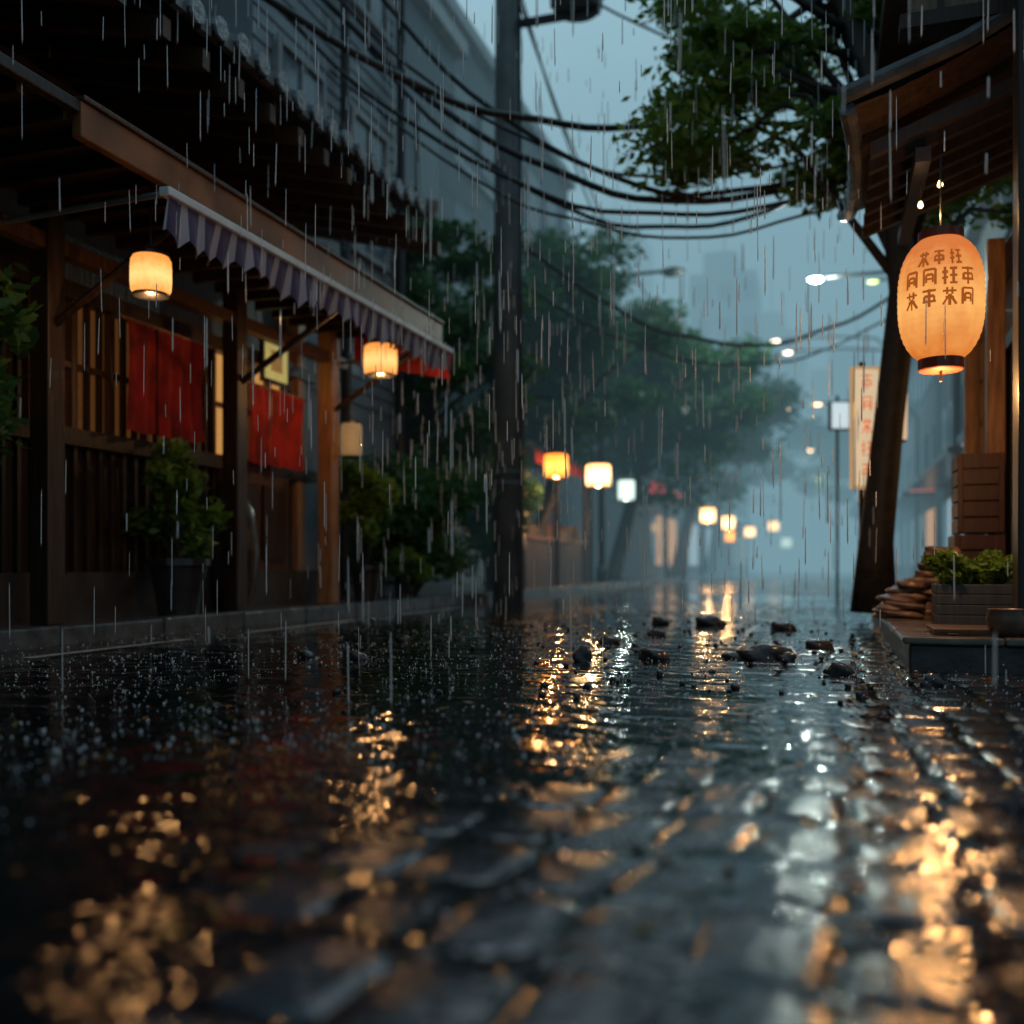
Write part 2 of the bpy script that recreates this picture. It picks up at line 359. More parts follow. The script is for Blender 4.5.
# ------------------------------------------------------------------ foliage
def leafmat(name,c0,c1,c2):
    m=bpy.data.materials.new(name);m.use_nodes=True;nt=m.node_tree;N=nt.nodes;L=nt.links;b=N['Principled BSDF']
    a=N.new('ShaderNodeAttribute');a.attribute_name='leaf_tone';rp=N.new('ShaderNodeValToRGB');L.new(a.outputs['Fac'],rp.inputs[0])
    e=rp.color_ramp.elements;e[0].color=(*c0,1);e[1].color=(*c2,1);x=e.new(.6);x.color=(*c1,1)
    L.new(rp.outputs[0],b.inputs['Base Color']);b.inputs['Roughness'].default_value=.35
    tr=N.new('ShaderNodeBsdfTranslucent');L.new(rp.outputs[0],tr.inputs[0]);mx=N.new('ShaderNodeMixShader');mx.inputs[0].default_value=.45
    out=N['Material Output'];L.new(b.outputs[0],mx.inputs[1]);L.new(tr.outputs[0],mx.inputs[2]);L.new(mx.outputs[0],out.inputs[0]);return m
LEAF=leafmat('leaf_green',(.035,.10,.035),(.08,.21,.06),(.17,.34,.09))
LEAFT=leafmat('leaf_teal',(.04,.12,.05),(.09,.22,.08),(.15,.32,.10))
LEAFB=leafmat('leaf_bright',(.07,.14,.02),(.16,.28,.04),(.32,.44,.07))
BARK=mat('bark',(.035,.028,.024),.6,vary=.4,scale=12,bump=.6)
def leaves(name,clumps,per,size,material,parent):
    P=[];Rn=[]
    for (c,r) in clumps:
        n=per
        d=rng.normal(size=(n,3));d/=np.linalg.norm(d,axis=1)[:,None]
        rr=rng.random(n)**(1/2.2)
        p=np.array(c)+d*rr[:,None]*np.array(r)*(1+.25*rng.normal(size=(n,1))*.6)
        P.append(p);Rn.append(np.clip(.5*rng.random(n)+.5*(.5+.5*d[:,2])*rng.uniform(.5,1.2),0,1))  # leaf tone: part random, part paler towards the top of each clump
    P=np.concatenate(P);Rn=np.concatenate(Rn);n=len(P)
    a=rng.normal(size=(n,3));a[:,2]*=.6;a/=np.linalg.norm(a,axis=1)[:,None]
    t=rng.normal(size=(n,3));bv=np.cross(a,t);bv/=np.linalg.norm(bv,axis=1)[:,None]
    s=size*rng.uniform(.6,1.4,(n,1))
    v=np.stack([P-a*s,P+bv*s*.42,P+a*s,P-bv*s*.42],1).reshape(-1,3)
    q=np.arange(n*4).reshape(n,4)
    return npmesh(name,v,q,[material],parent,attr={'leaf_tone':np.repeat(Rn,4)})
def tree(name,base,h,crown_c,crown_r,nclump,per,size,material,trunk_r=.18,clr=(.45,.8)):
    e=empty(name);base=Vector(base);cc=Vector(crown_c)
    cl=[]
    for i in range(nclump):
        d=Vector(rng.normal(size=3));d.normalize();k=rng.random()**.5
        c=cc+Vector((d.x*crown_r[0],d.y*crown_r[1],d.z*crown_r[2]))*k
        r=random.uniform(*clr)*min(crown_r)*.5
        cl.append((tuple(c),(r*random.uniform(.9,1.4),r*random.uniform(.9,1.4),r*random.uniform(.45,.75))))
    leaves('leaves',cl,per,size,material,e)
    b=MB();top=cc+Vector((0,0,-crown_r[2]*.3))
    mid=base.lerp(top,.5)+Vector((random.uniform(-.2,.2),random.uniform(-.2,.2),0))
    b.tube([base,base+(mid-base)*.1,mid,top],[trunk_r*1.4,trunk_r,trunk_r*.8,trunk_r*.55],10)
    for c,r in cl[:max(6,nclump//2)]:
        c=Vector(c);s=mid.lerp(top,random.uniform(.2,1));m2=s.lerp(c,.5)+Vector((0,0,.15))
        b.tube([s,m2,c],[trunk_r*.35,trunk_r*.2,trunk_r*.06],6)
    b.obj('trunk_and_limbs',[BARK],e,smooth=True)
    return e
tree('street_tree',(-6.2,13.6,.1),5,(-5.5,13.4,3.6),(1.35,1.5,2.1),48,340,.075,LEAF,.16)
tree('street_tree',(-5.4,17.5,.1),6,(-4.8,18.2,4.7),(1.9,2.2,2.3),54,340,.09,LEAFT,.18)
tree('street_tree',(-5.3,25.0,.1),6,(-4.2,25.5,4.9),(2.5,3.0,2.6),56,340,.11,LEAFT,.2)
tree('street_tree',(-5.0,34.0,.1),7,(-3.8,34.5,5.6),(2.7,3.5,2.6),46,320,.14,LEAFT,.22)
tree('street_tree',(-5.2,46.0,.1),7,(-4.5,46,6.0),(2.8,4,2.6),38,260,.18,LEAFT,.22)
def shrub(name,c,r,n,per,size,material,pot=None):
    e=empty(name);cl=[]
    for i in range(n):
        d=Vector(rng.normal(size=3));d.normalize();k=rng.random()**.6
        cl.append(((c[0]+d.x*r[0]*k,c[1]+d.y*r[1]*k,c[2]+d.z*r[2]*k),(r[0]*.38,r[1]*.38,r[2]*.3)))
    leaves('leaves',cl,per,size,material,e)
    b=MB()
    zb=pot[1] if pot else .12
    for k in cl[:14]: b.tube([(c[0],c[1],zb-.03),(c[0]*.6+k[0][0]*.4,c[1]*.6+k[0][1]*.4,(zb+k[0][2])/2),k[0]],[.018,.012,.005],5)
    b.obj('stems',[BARK],e)
    if pot:
        R,zt=pot;h=zt-.12
        b=MB();b.lathe((c[0],c[1],.12),[(R*.68,0),(R*.8,h*.4),(R*.98,h*.85),(R*1.08,h*.88),(R*1.08,h),(R*.95,h),(R*.92,h-.04)],24)
        b.obj('pot',[mat('glazed_pot',(.03,.028,.03),.2,vary=.3)],e,smooth=False)
shrub('garden_shrub',(-5.0,11.6,1.3),(.7,1.3,1.1),30,260,.055,LEAF)
shrub('garden_shrub',(-5.1,14.8,1.4),(.6,1.2,1.2),24,240,.06,LEAF)
shrub('garden_shrub',(-4.82,11.0,.45),(.25,.5,.28),10,240,.035,LEAFB)
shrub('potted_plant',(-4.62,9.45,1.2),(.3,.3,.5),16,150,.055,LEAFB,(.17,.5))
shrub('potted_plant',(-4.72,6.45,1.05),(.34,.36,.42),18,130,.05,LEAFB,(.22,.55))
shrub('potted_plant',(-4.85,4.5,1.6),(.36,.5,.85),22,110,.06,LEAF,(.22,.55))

# ------------------------------------------------------------------ left tall buildings
clad=mat('grey_cladding',(.23,.27,.31),.5,vary=.3,scale=2)
clad2=mat('dark_concrete',(.10,.12,.14),.6,vary=.25,scale=1.2)
trim=mat('grey_trim',(.3,.32,.34),.5)
ap=empty('apartment_block')
b=MB();b.box(-13,-5.6,8.8,12.3,0,16,0)
z=2.5
while z<16:
    b.box(-5.6,-5.575,8.82,12.28,z,z+.13,0); z+=.17
b.obj('walls',[clad],ap)
b=MB()
for z in (4.4,7.4,10.4,13.4):
    for y in (9.25,10.95):
        b.box(-5.57,-5.53,y,y+.9,z,z+1.6,1)
        b.box(-5.57,-5.49,y-.07,y,z-.07,z+1.67,0);b.box(-5.57,-5.49,y+.9,y+.97,z-.07,z+1.67,0)
        b.box(-5.57,-5.48,y,y+.9,z-.07,z,0);b.box(-5.57,-5.48,y,y+.9,z+1.6,z+1.67,0);b.box(-5.53,-5.5,y+.43,y+.47,z,z+1.6,0)
b.obj('windows',[trim,mat('sky_glass',(.16,.2,.24),.08)],ap)
b=MB()
for y in (10.6,12.2): b.tube([(-5.45,y,.1),(-5.45,y,16)],.06,8)
b.obj('drainpipes',[black],ap)
of=empty('office_building')
b=MB();b.box(-18,-8,20,31,0,12.6,0);b.box(-18.2,-7.8,19.8,31.2,12.6,12.9,1)
for z in np.arange(1.2,12,2.9):
    for y in np.arange(20.6,30.5,1.9):
        b.box(-8,-7.96,y,y+1.2,z,z+1.6,2)
    b.box(-8,-7.9,20,31,z-.4,z-.25,1)
b.obj('walls',[clad2,trim,glass_d],of)
of=empty('corner_building')
b=MB();b.box(-18,-7.2,13.2,18.8,0,10.8,0);b.box(-18.2,-7.0,13.0,19,10.8,11.1,1)
for z in np.arange(1.5,10,2.9):
    for y in np.arange(13.6,18.4,1.6): b.box(-7.2,-7.15,y,y+1.0,z,z+1.5,2)
b.obj('walls',[clad2,trim,glass_d],of)

hz=mat('hazed_concrete',(.2,.23,.25),.7,vary=.15,scale=.3)  # bluish pale tone: distance haze painted into the row shop walls
hz2=mat('hazed_concrete_light',(.42,.45,.47),.7,vary=.12,scale=.3)  # paler still: haze painted into the far tower walls
def tower(name,r,f,w,dp,h,step=3.2):
    c=S(r,f);e=empty(name);b=MB()
    b.box(c.x-w/2,c.x+w/2,c.y,c.y+dp,0,h,0);b.box(c.x-w*.3,c.x+w*.2,c.y+1,c.y+dp*.7,h,h+2.2,0);b.tube([(c.x,c.y+2,h+2.2),(c.x,c.y+2,h+6)],.12,6,0)
    z=2
    while z<h-2:
        x=c.x-w/2+.6
        while x<c.x+w/2-1.2:
            b.box(x,x+1.2,c.y-.06,c.y,z,z+1.6,1);x+=2.1
        z+=step
    b.obj('walls',[hz2,mat('hazed_tower_glass',(.2,.23,.25),.2)],e)  # glass colour is paled with painted haze too
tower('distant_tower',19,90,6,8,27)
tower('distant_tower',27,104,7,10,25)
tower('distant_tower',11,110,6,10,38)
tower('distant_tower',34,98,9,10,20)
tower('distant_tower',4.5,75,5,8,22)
# dim far row of trees closing the view
tree('street_tree',(3.4,58,.1),7,(1.6,58,6.5),(4,4,3.5),34,200,.25,LEAFT,.25)
def shop(name,x0,x1,y0,y1,h,face,signcol,lit):
    e=empty(name);b=MB();b.box(x0,x1,y0,y1,0,h,0)
    fx=x1 if face>0 else x0;s=face
    def fb(a,c,ya,yb,za,zb,mi):
        xa,xb=sorted((fx+s*a,fx+s*c));b.box(xa,xb,ya,yb,za,zb,mi)
    yy=y0+.3
    while yy<y1-1.2:
        fb(0,.06,yy,yy+1.0,.5,2.2,2 if random.random()<.6 else 3);yy+=1.15
    for z in np.arange(3.4,h-1.4,2.7):
        yy=y0+.5
        while yy<y1-1.3: fb(0,.05,yy,yy+1.0,z,z+1.3,3);yy+=1.6
    fb(0,.9,y0+.2,y1-.2,2.6,2.72,1);fb(0,.25,y0+.4,y1-.4,2.75,3.2,4)
    fb(0,.3,y0,y1,h-.15,h,1)
    b.obj('walls',[hz,tile_m,lit,glass_d,mat(name+'_sign',signcol,.5,emis=signcol,es=.9)],e)
litw=mat('shop_glow',(.2,.15,.1),.4,emis=(1,.5,.2),es=.5,vary=.5)
litc=mat('shop_glow_cool',(.2,.2,.2),.4,emis=(.6,.8,.9),es=.5)
shop('row_shop',-12,-5.6,32,39,6.5,1,(.7,.06,.05),litw)
shop('row_shop',-12,-5.4,40,50,8,1,(.5,.3,.1),litc)
shop('row_shop',-12,-5.0,52,64,9,1,(.1,.3,.35),litw)
shop('row_shop',3.0,9,12.5,19,6.0,-1,(.5,.25,.08),litw)
shop('row_shop',3.0,9,20,30,7.5,-1,(.3,.35,.35),litc)
shop('row_shop',3.0,10,32,46,8.5,-1,(.6,.1,.05),litw)
shop('row_shop',3.2,10,48,66,10,-1,(.4,.4,.4),litc)

ms=empty('market_stall')
b=MB()
for y in (15.6,18.2,20.6): b.box(-5.0,-4.9,y,y+.1,.12,2.5,0)
b.box(-5.9,-4.85,15.5,20.8,2.5,2.6,0)
b.add([(-4.5,15.3,2.35),(-4.5,20.9,2.35),(-5.8,20.9,2.9),(-5.8,15.3,2.9)],[(0,1,2,3)],1)
b.add([(-4.5,15.3,2.35),(-4.5,20.9,2.35),(-4.48,20.9,2.15),(-4.48,15.3,2.15)],[(0,1,2,3)],1)
b.box(-5.6,-4.95,16,20.5,.12,.95,0);b.box(-5.65,-4.9,15.95,20.55,.951,1.0,2)
for i in range(16):
    y=16.2+i*.27;h=random.uniform(.12,.35);b.box(-5.4+random.uniform(0,.25),-5.05,y,y+.18,1.001,1+h,random.choice([0,2,3]))
b.obj('frame_and_counter',[wood_m,red_c,wood_t,plaster],ms)
orange=glowmat('lantern_paper_orange',(1,.45,.08),(1,.25,.02),2.8)
warmw=glowmat('lantern_paper_white',(1,.75,.38),(1,.5,.17),3.8)
coolw=mat('lamp_cool',(.6,.6,.6),.5,emis=(.75,1,.85),es=1.3)
lant=[(-4.2,15.5,2.1,.36,.36,orange,24,3.2),(-3.98,17.6,2.12,.42,.38,warmw,36,3.2),(-4.0,20.3,2.05,.32,.40,coolw,10,3.4),(-3.5,30.4,2.0,.42,.42,warmw,40,3.6),(-3.3,34.6,1.95,.42,.42,warmw,40,3.6),
      (-3.6,38.5,1.6,.35,.4,orange,0,3.6),(-3.2,43,1.9,.4,.4,warmw,0,3.6),(-2.6,50,2.4,.45,.45,warmw,0,3.8),(-2.2,55,1.7,.5,.5,coolw,0,3.8)]
for (x,y,z,w_,h_,m_,en,tp_) in lant: boxlantern((x,y,z),w_,h_,m_,tp_,en,col=(.8,1,.9) if m_ is coolw else (1,.5,.18))
b=MB()
for (x,y,z,w_,h_,m_,en,tp_) in lant:
    b.tube([(x-.05,y,tp_),(-4.75,y,tp_+.05)],.025,6);b.tube([(-4.75,y,.1),(-4.75,y,tp_+.15)],.045,8)
b.obj('lantern_bracket',[black])
b=MB();b.lathe((-4.85,14.9,.12),[(.26,0),(.33,.35),(.33,.6),(.28,.95),(.24,.95)],20);b.obj('wooden_barrel',[wood_m],smooth=True)

up=empty('utility_pole');px,py=-4.25,13.1
b=MB();b.tube([(px,py,-.02),(px,py,11.5)],[.205,.15],20)
for z in (1.6,1.75,4.2): b.tube([(px,py,z),(px,py,z+.05)],.215-.005*z,20)
b.obj('pole',[mat('pole_concrete',(.16,.18,.19),.5,vary=.3,scale=3,bump=.2)],up,smooth=True)
b=MB();b.box(px-.9,px+1.6,py-.06,py+.06,9.1,9.22);b.box(px-.8,px+1.3,py-.05,py+.05,10.2,10.3)
for x in (-.7,-.3,.4,.9,1.4): b.lathe((px+x,py,9.22),[(.03,0),(.06,.05),(.03,.1),(.055,.14),(.02,.2)],10)
b.box(px-.1,px+1.3,py-.05,py+.05,7.92,8.0)
b.obj('crossarms',[black],up)
b=MB();b.lathe((px+1.0,py,8.0),[(.3,0),(.34,.05),(.34,.75),(.3,.82),(.05,.85)],20)
for k in range(8):
    t=k*math.pi/4;b.box(px+1.0+.36*math.cos(t)-.02,px+1.0+.36*math.cos(t)+.02,py+.36*math.sin(t)-.02,py+.36*math.sin(t)+.02,8.1,8.65)
b.obj('transformer',[mat('transformer_paint',(.10,.12,.13),.4)],up)
b=MB();b.tube([(px+.24,py-.1,.0),(px+.2,py-.1,9)],.03,8);b.obj('conduit',[black],up)

def wire(p0,p1,sag,r,n=30):
    p0=Vector(p0);p1=Vector(p1);pts=[]
    for i in range(n+1):
        t=i/n;p=p0.lerp(p1,t);p.z-=sag*4*t*(1-t)+.02*math.sin(t*23+sag*9)+.012*math.sin(t*41+sag*5);pts.append(p)
    return pts
cb=MB()
Wl=[(S(-2.6,8.2,5.6),S(4.6,12.5,7.6),1.55,.036),(S(-2.0,10,6.3),S(4.9,9.6,5.4),1.75,.034),(S(-2.4,9.5,6.0),S(5.1,9.3,5.5),1.95,.022),
    (S(-2.2,9.8,6.6),S(4.8,10.4,5.9),1.8,.018),(S(-1.6,11,6.2),S(5.2,11.5,6.4),2.0,.026),(S(-1.9,10.4,5.7),S(5.0,9.9,5.2),1.6,.016),
    (S(-2.1,9.9,7.2),S(5.1,9.5,5.9),2.4,.026),
    (S(-.1,13.8,9.1),S(9,13,8.3),1.6,.018),(S(-.1,13.8,5.2),S(6.8,16,5.4),1.5,.03),(S(-.1,13.8,4.6),S(6.8,17,5.0),1.2,.02),
    (S(-4,6,6.3),S(-.1,13.8,8.6),.5,.016),(S(-.1,13.8,8.9),S(5,30,8),1.2,.02),(S(-.1,13.8,9.2),S(4,30,9),1.2,.02),(S(.4,13.8,9.3),S(-6,5,8),.6,.02)]
for p0,p1,sg,r in Wl: cb.tube(wire(p0,p1,sg,r),r,6)
cb.obj('overhead_cables',[black],smooth=True)

def street_lamp(base,h,reach,col,es,energy,k=1.0):
    e=empty('street_lamp');x,y,z=base
    b=MB();b.tube([(x,y,z),(x,y,z+h*.9),(x+reach*.15,y,z+h*.98),(x+reach*.5,y,z+h),(x+reach,y,z+h)],[.08,.06,.05,.04,.035],10);b.lathe((x,y,z),[(.13,0),(.13,.3),(.08,.4)],12)
    b.obj('post',[black],e,smooth=True)
    hx=x+reach;b=MB();b.lathe((hx,y,z+h-.03),[(.05*k,.12*k),(.16*k,.08*k),(.28*k,.02*k),(.28*k,0)],16);b.obj('housing',[black],e)
    b=MB();b.lathe((hx,y,z+h-.03-.09*k),[(.08*k,0),(.2*k,.03*k),(.26*k,.085*k)],16);b.obj('diffuser',[mat('lamp_diffuser',(.7,.7,.7),.4,emis=col,es=es)],e,smooth=True)
    if energy: l=lamp((hx,y,z+h-.3),energy,col);l.parent=e
street_lamp((2.6,23,.1),6.75,-2.9,(.85,1,.88),80,250,.58)
street_lamp((2.7,24.5,.1),7.0,-1.75,(.7,1,.2),3,0,.5)
street_lamp((-4.9,22.0,.1),6.9,1.6,(.8,.9,1),0,0)
street_lamp((2.8,44,.1),9.5,-4.5,(1,.75,.5),12,0,.7)
street_lamp((2.8,48,.1),10.9,-5.2,(1,.75,.5),12,0,.7)
street_lamp((-4.8,40,.1),6.3,2.2,(1,.6,.3),14,60)
street_lamp((-4.8,52,.1),8.3,2.6,(1,.6,.3),18,0)
street_lamp((2.8,60,.1),5.6,-3.4,(1,.7,.45),18,60)
street_lamp((-4.8,62,.1),7.3,3.6,(1,.6,.3),24,0)
street_lamp((2.8,36,.1),6.0,-3.2,(1,.6,.3),8,0,.6)
street_lamp((2.8,70,.1),9.0,-4.0,(1,.6,.3),30,0)

GL=[[(.1,.9,.9,.9),(.5,1,.5,0),(.2,.6,.8,.6),(.1,.3,.9,.3),(.2,.6,.2,.3),(.8,.6,.8,.3)],
    [(.15,.95,.15,.05),(.15,.95,.85,.95),(.85,.95,.85,.05),(.3,.65,.7,.65),(.3,.4,.7,.4),(.3,.65,.3,.2),(.7,.65,.7,.2)],
    [(.1,.8,.9,.8),(.35,1,.35,.6),(.65,1,.65,.6),(.5,.6,.1,.05),(.5,.6,.9,.05),(.25,.45,.75,.45),(.5,.45,.5,0)],
    [(.05,.7,.4,.7),(.22,1,.22,0),(.05,.35,.4,.4),(.5,.9,.95,.9),(.72,.9,.72,.05),(.5,.5,.95,.5),(.5,.08,.95,.08)]]
def glyph_segs(k,x,y,w,h): return [(x+a*w,y+b*h,x+c*w,y+d*h) for a,b,c,d in GL[k%len(GL)]]

ch=empty('paper_lantern');LC=S(2.24,5.2,1.885);R=.213;H=.325
def lr(z):
    return R*(max(0,1-abs(z)**2.7))**.5*.84+R*.16 if abs(z)<1 else R*.16
prof=[];NR=20
for i in range(NR*6+1):
    z=-1+2*i/(NR*6);rr=lr(z*.985)
    rr*=1-.018*(1-abs(math.sin(math.pi*NR*(z+1)/2)))
    prof.append((max(rr,.1),z*H))
b=MB();b.lathe(LC,prof,40)
lm=glowmat('chochin_paper',(1,.47,.12),(.66,.15,.015),1.0)
b.obj('paper_body',[lm],ch,smooth=True)
b=MB();b.lathe(LC,[(.105,-H-.045),(.112,-H-.04),(.112,-H+.015),(.1,-H+.015)],24);b.lathe(LC,[(.09,H-.015),(.112,H-.015),(.112,H+.03),(.09,H+.035)],24);b.obj('rims',[mat('red_brown_lacquer',(.16,.035,.02),.3)],ch)
b=MB();b.tube([(LC.x,LC.y,LC.z+H+.04),(LC.x,LC.y,LC.z+.75)],.006,6);b.tube([(LC.x,LC.y,LC.z-H-.04),(LC.x,LC.y,LC.z-H-.1)],.008,6);b.obj('hook',[black],ch)
ink=mat('lantern_ink',(.25,.05,.02),.7,emis=(.60,.15,.02),es=.5)
b=MB();face=math.atan2(-LC.y,-LC.x)
def onl(a,z,o=.003):
    r=lr(z/H*.985)+o;t=face+a/R
    return (LC.x+r*math.cos(t),LC.y+r*math.sin(t),LC.z+z)
def stroke(x0,y0,x1,y1,w):
    n=8;d=Vector((x1-x0,y1-y0));d.normalize();nx,ny=-d.y*w/2,d.x*w/2;v=[];f=[]
    for i in range(n+1):
        t=i/n;x=x0+(x1-x0)*t;y=y0+(y1-y0)*t;v+=[onl(x+nx,y+ny),onl(x-nx,y-ny)]
    for i in range(n):f.append((2*i,2*i+1,2*i+3,2*i+2))
    b.add(v,f)
order=[2,0,3,1,1,3,0,2,0,2,1,3];k=0
for row,(n,yy,hh,ww) in enumerate(((3,.13,.08,.065),(4,.025,.09,.08),(4,-.08,.09,.08))):
    for i in range(n):
        for sg in glyph_segs(order[k],(i-n/2)*(ww+.014)+random.uniform(-.003,.003),yy,ww,hh): stroke(*sg,random.uniform(.010,.015))
        k+=1
b.obj('characters',[ink],ch)
l=lamp((LC.x,LC.y,LC.z-H-.16),34);l.parent=ch
l=lamp((LC.x-.02,LC.y,LC.z+H+.12),6);l.parent=ch

# ------------------------------------------------------------------ teahouse (right)
th=empty('wooden_teahouse')
b=MB()
b.box(1.3,4.5,5.9,10.5,0,3.0,0)
b.obj('walls',[mat('warm_plaster',(.24,.13,.06),.6,vary=.35,scale=3,bump=.2)],th)
b=MB()
b.box(1.08,1.20,7.86,7.98,.15,2.85,0);b.box(1.13,1.29,9.5,9.62,.15,2.75,0)
b.obj('pillars',[wood_t],th,bevel=.008)
b=MB();b.box(.86,1.12,5.28,5.44,.15,6,0);b.obj('front_post',[mat('black_timber',(.022,.018,.016),.4,wood=True)],th,bevel=.01)
b=MB()
b.box(.45,.53,5.9,7.4,2.72,2.80,0);b.box(1.2,1.29,5.9,9.2,2.68,2.8,0)
y=5.95
while y<7.4: b.add([(.22,y,2.80),(.22,y+.06,2.80),(1.7,y+.06,3.34),(1.7,y,3.34),(.22,y,2.88),(.22,y+.06,2.88),(1.7,y+.06,3.42),(1.7,y,3.42)],[(0,3,2,1),(4,5,6,7),(0,1,5,4),(1,2,6,5),(2,3,7,6),(3,0,4,7)],0);y+=.24
b.box(1.24,1.295,6.3,8.4,.3,.5,0);b.box(1.24,1.295,6.3,8.4,2.1,2.2,0)
for y in (6.4,7.1,7.8,8.3): b.box(1.24,1.295,y,y+.06,.5,2.1,0)
b.obj('frame',[mat('smoked_timber',(.03,.018,.012),.45,wood=True,vary=.4)],th)
# lit shoji panels along the street face
b=MB()
for (y0,y1) in ((8.65,9.45),(9.66,10.3)):
    b.box(1.27,1.298,y0,y1,1.0,2.45,0)
    for k in range(4): yy=y0+(y1-y0)*k/3;b.box(1.235,1.268,yy-.015,yy+.015,1.0,2.45,1)
    for k in range(5): zz=1.0+1.45*k/4;b.box(1.245,1.266,y0,y1,zz-.012,zz+.012,1)
b.obj('shoji_windows',[mat('shoji_paper',(.4,.3,.2),.6,emis=(1,.5,.18),es=.5,vary=.3,scale=3),wood_m],th)
b=MB()
def roofp(s,t):
    y=5.75+s*1.75;x=.15+t*1.9
    z=2.88+1.1*t**1.25+.12*(abs(2*s-1)**3)*(1-t)
    return (x-.06*(abs(2*s-1)**3)*(1-t),y,z)
n=12
for layer,(dz,mi) in enumerate(((0,1),(.05,0))):
    v=[];f=[]
    for i in range(n+1):
        for j in range(9):
            p=roofp(i/n,j/8);v.append((p[0],p[1],p[2]+dz))
    for i in range(n):
        for j in range(8):
            a=i*9+j;f.append((a,a+1,a+10,a+9))
    b.add(v,f,mi)
for i in range(9):
    s=i/8;b.tube([Vector(roofp(s,t))+Vector((-.03 if t==0 else 0,0,.07)) for t in (0,.3,.6,1)],.05,8,0)
b.tube([roofp(s/10,0) for s in range(11)],.045,8,0)
b.obj('tiled_roof',[tile_m,wood_d],th)
b=MB();b.box(.42,3,5.75,5.83,3.45,4.4,0);b.box(.36,3,5.70,5.88,3.37,3.445,1);b.box(.36,3,5.84,9,4.4,4.5,1)
for x in np.arange(.55,1.6,.22): b.box(x,x+.03,5.73,5.748,3.46,4.38,1)
b.obj('upper_board',[mat('brown_board',(.24,.15,.085),.5,wood=True,vary=.3),wood_d],th)
bm_=mat('bulb_glass',(.6,.5,.4),.3,emis=(1,.7,.35),es=8)
b=MB()
for (x,y,z) in ((.58,5.95,2.6),(.50,6.2,2.58)):
    b.lathe((x,y,z),[(.005,-.016),(.013,-.009),(.015,0),(.01,.013),(.006,.022)],12,0)
    b.tube([(x,y,z+.024),(x,y,z+.25)],.003,5,1)
b.obj('light_bulb',[bm_,black],smooth=True)

pf=empty('stone_step')
stone=mat('wet_step_stone',(.15,.12,.10),.2,vary=.4,scale=7,bump=.4)
b=MB();b.box(.36,4.5,5.1,9.5,-.03,.125,0);b.obj('base',[mat('step_side',(.05,.05,.055),.35,vary=.4,scale=10,bump=.5)],pf,bevel=.012)
b=MB();x=.33
while x<2.0:
    y=5.06
    while y<9.4:
        b.box(x,x+.44,y,y+.6,.126,.163+random.uniform(-.003,.003));y+=.605
    x+=.445
b.obj('slabs',[stone],pf,bevel=.01)
b=MB()
for i in range(6): b.box(.48,.98,5.22+i*.07,5.22+i*.07+.055,.173,.192,0)
for x in (.54,.88): b.box(x,x+.05,5.2,5.64,.164,.172,0)
b.obj('wooden_duckboard',[wood_m],bevel=.004)

def rock(b,c,r,seed,sub=3,mi=0,ex=1.0):
    bm=bmesh.new();bmesh.ops.create_icosphere(bm,subdivisions=sub,radius=1)
    rs=np.random.default_rng(seed);ph=rs.uniform(0,6,6)
    vs=[]
    for v in bm.verts:
        p=v.co;k=1+.17*math.sin(p.x*2.6+ph[0])*math.cos(p.y*3.1+ph[1])+.12*math.sin(p.z*4+ph[2]+p.x*3)+.05*math.sin(p.x*9+ph[3])*math.sin(p.y*8+ph[4])
        q=Vector((math.copysign(abs(p.x)**ex,p.x),math.copysign(abs(p.y)**ex,p.y),math.copysign(abs(p.z)**(ex*.9),p.z)))*k
        vs.append((c[0]+q.x*r[0],c[1]+q.y*r[1],c[2]+q.z*r[2]))
    b.add(vs,[tuple(x.index for x in f.verts) for f in bm.faces],mi);bm.free()
ss=empty('stone_stack')
rk=mat('brown_stone',(.20,.13,.095),.35,vary=.5,scale=12,bump=.6)
b=MB();sd=1;c0=S(2.64,6.4)
for lay in range(9):
    z=.19+lay*.05;w=.27-.017*lay
    for k in range(3 if lay<5 else 2):
        ox=(k-(1 if lay<5 else .5))*w*.62
        rock(b,(c0.x+ox*CT+random.uniform(-.03,.03)+(.015*lay),c0.y+ox*ST+random.uniform(-.05,.05),z),(w*.56,w*.62,.031),sd,ex=.8);sd+=1
b.obj('stones',[rk],ss,smooth=True)
pl=empty('planter_box');c=S(2.62,5.65)
b=MB()
hw,hd=.21,.14
for i in range(4):
    z=.165+i*.058
    b.box(c.x-hw,c.x+hw,c.y-hd,c.y-hd+.022,z,z+.055);b.box(c.x-hw,c.x+hw,c.y+hd-.022,c.y+hd,z,z+.055)
    b.box(c.x-hw,c.x-hw+.022,c.y-hd+.024,c.y+hd-.024,z,z+.055);b.box(c.x+hw-.022,c.x+hw,c.y-hd+.024,c.y+hd-.024,z,z+.055)
b.box(c.x-hw+.03,c.x+hw-.03,c.y-hd+.03,c.y+hd-.03,.17,.37,1)
b.obj('box',[mat('blue_grey_board',(.045,.052,.062),.4,wood=True),mat('soil',(.03,.02,.015),.9)],pl,bevel=.004)
cl=[((c.x+random.uniform(-.2,.18),c.y+random.uniform(-.12,.12),.42+random.uniform(0,.12)),(.07,.065,.05)) for _ in range(24)]
leaves('leaves',cl,110,.026,LEAFB,pl)
ct=empty('wooden_crate')
b=MB();c=S(3.35,7.0)
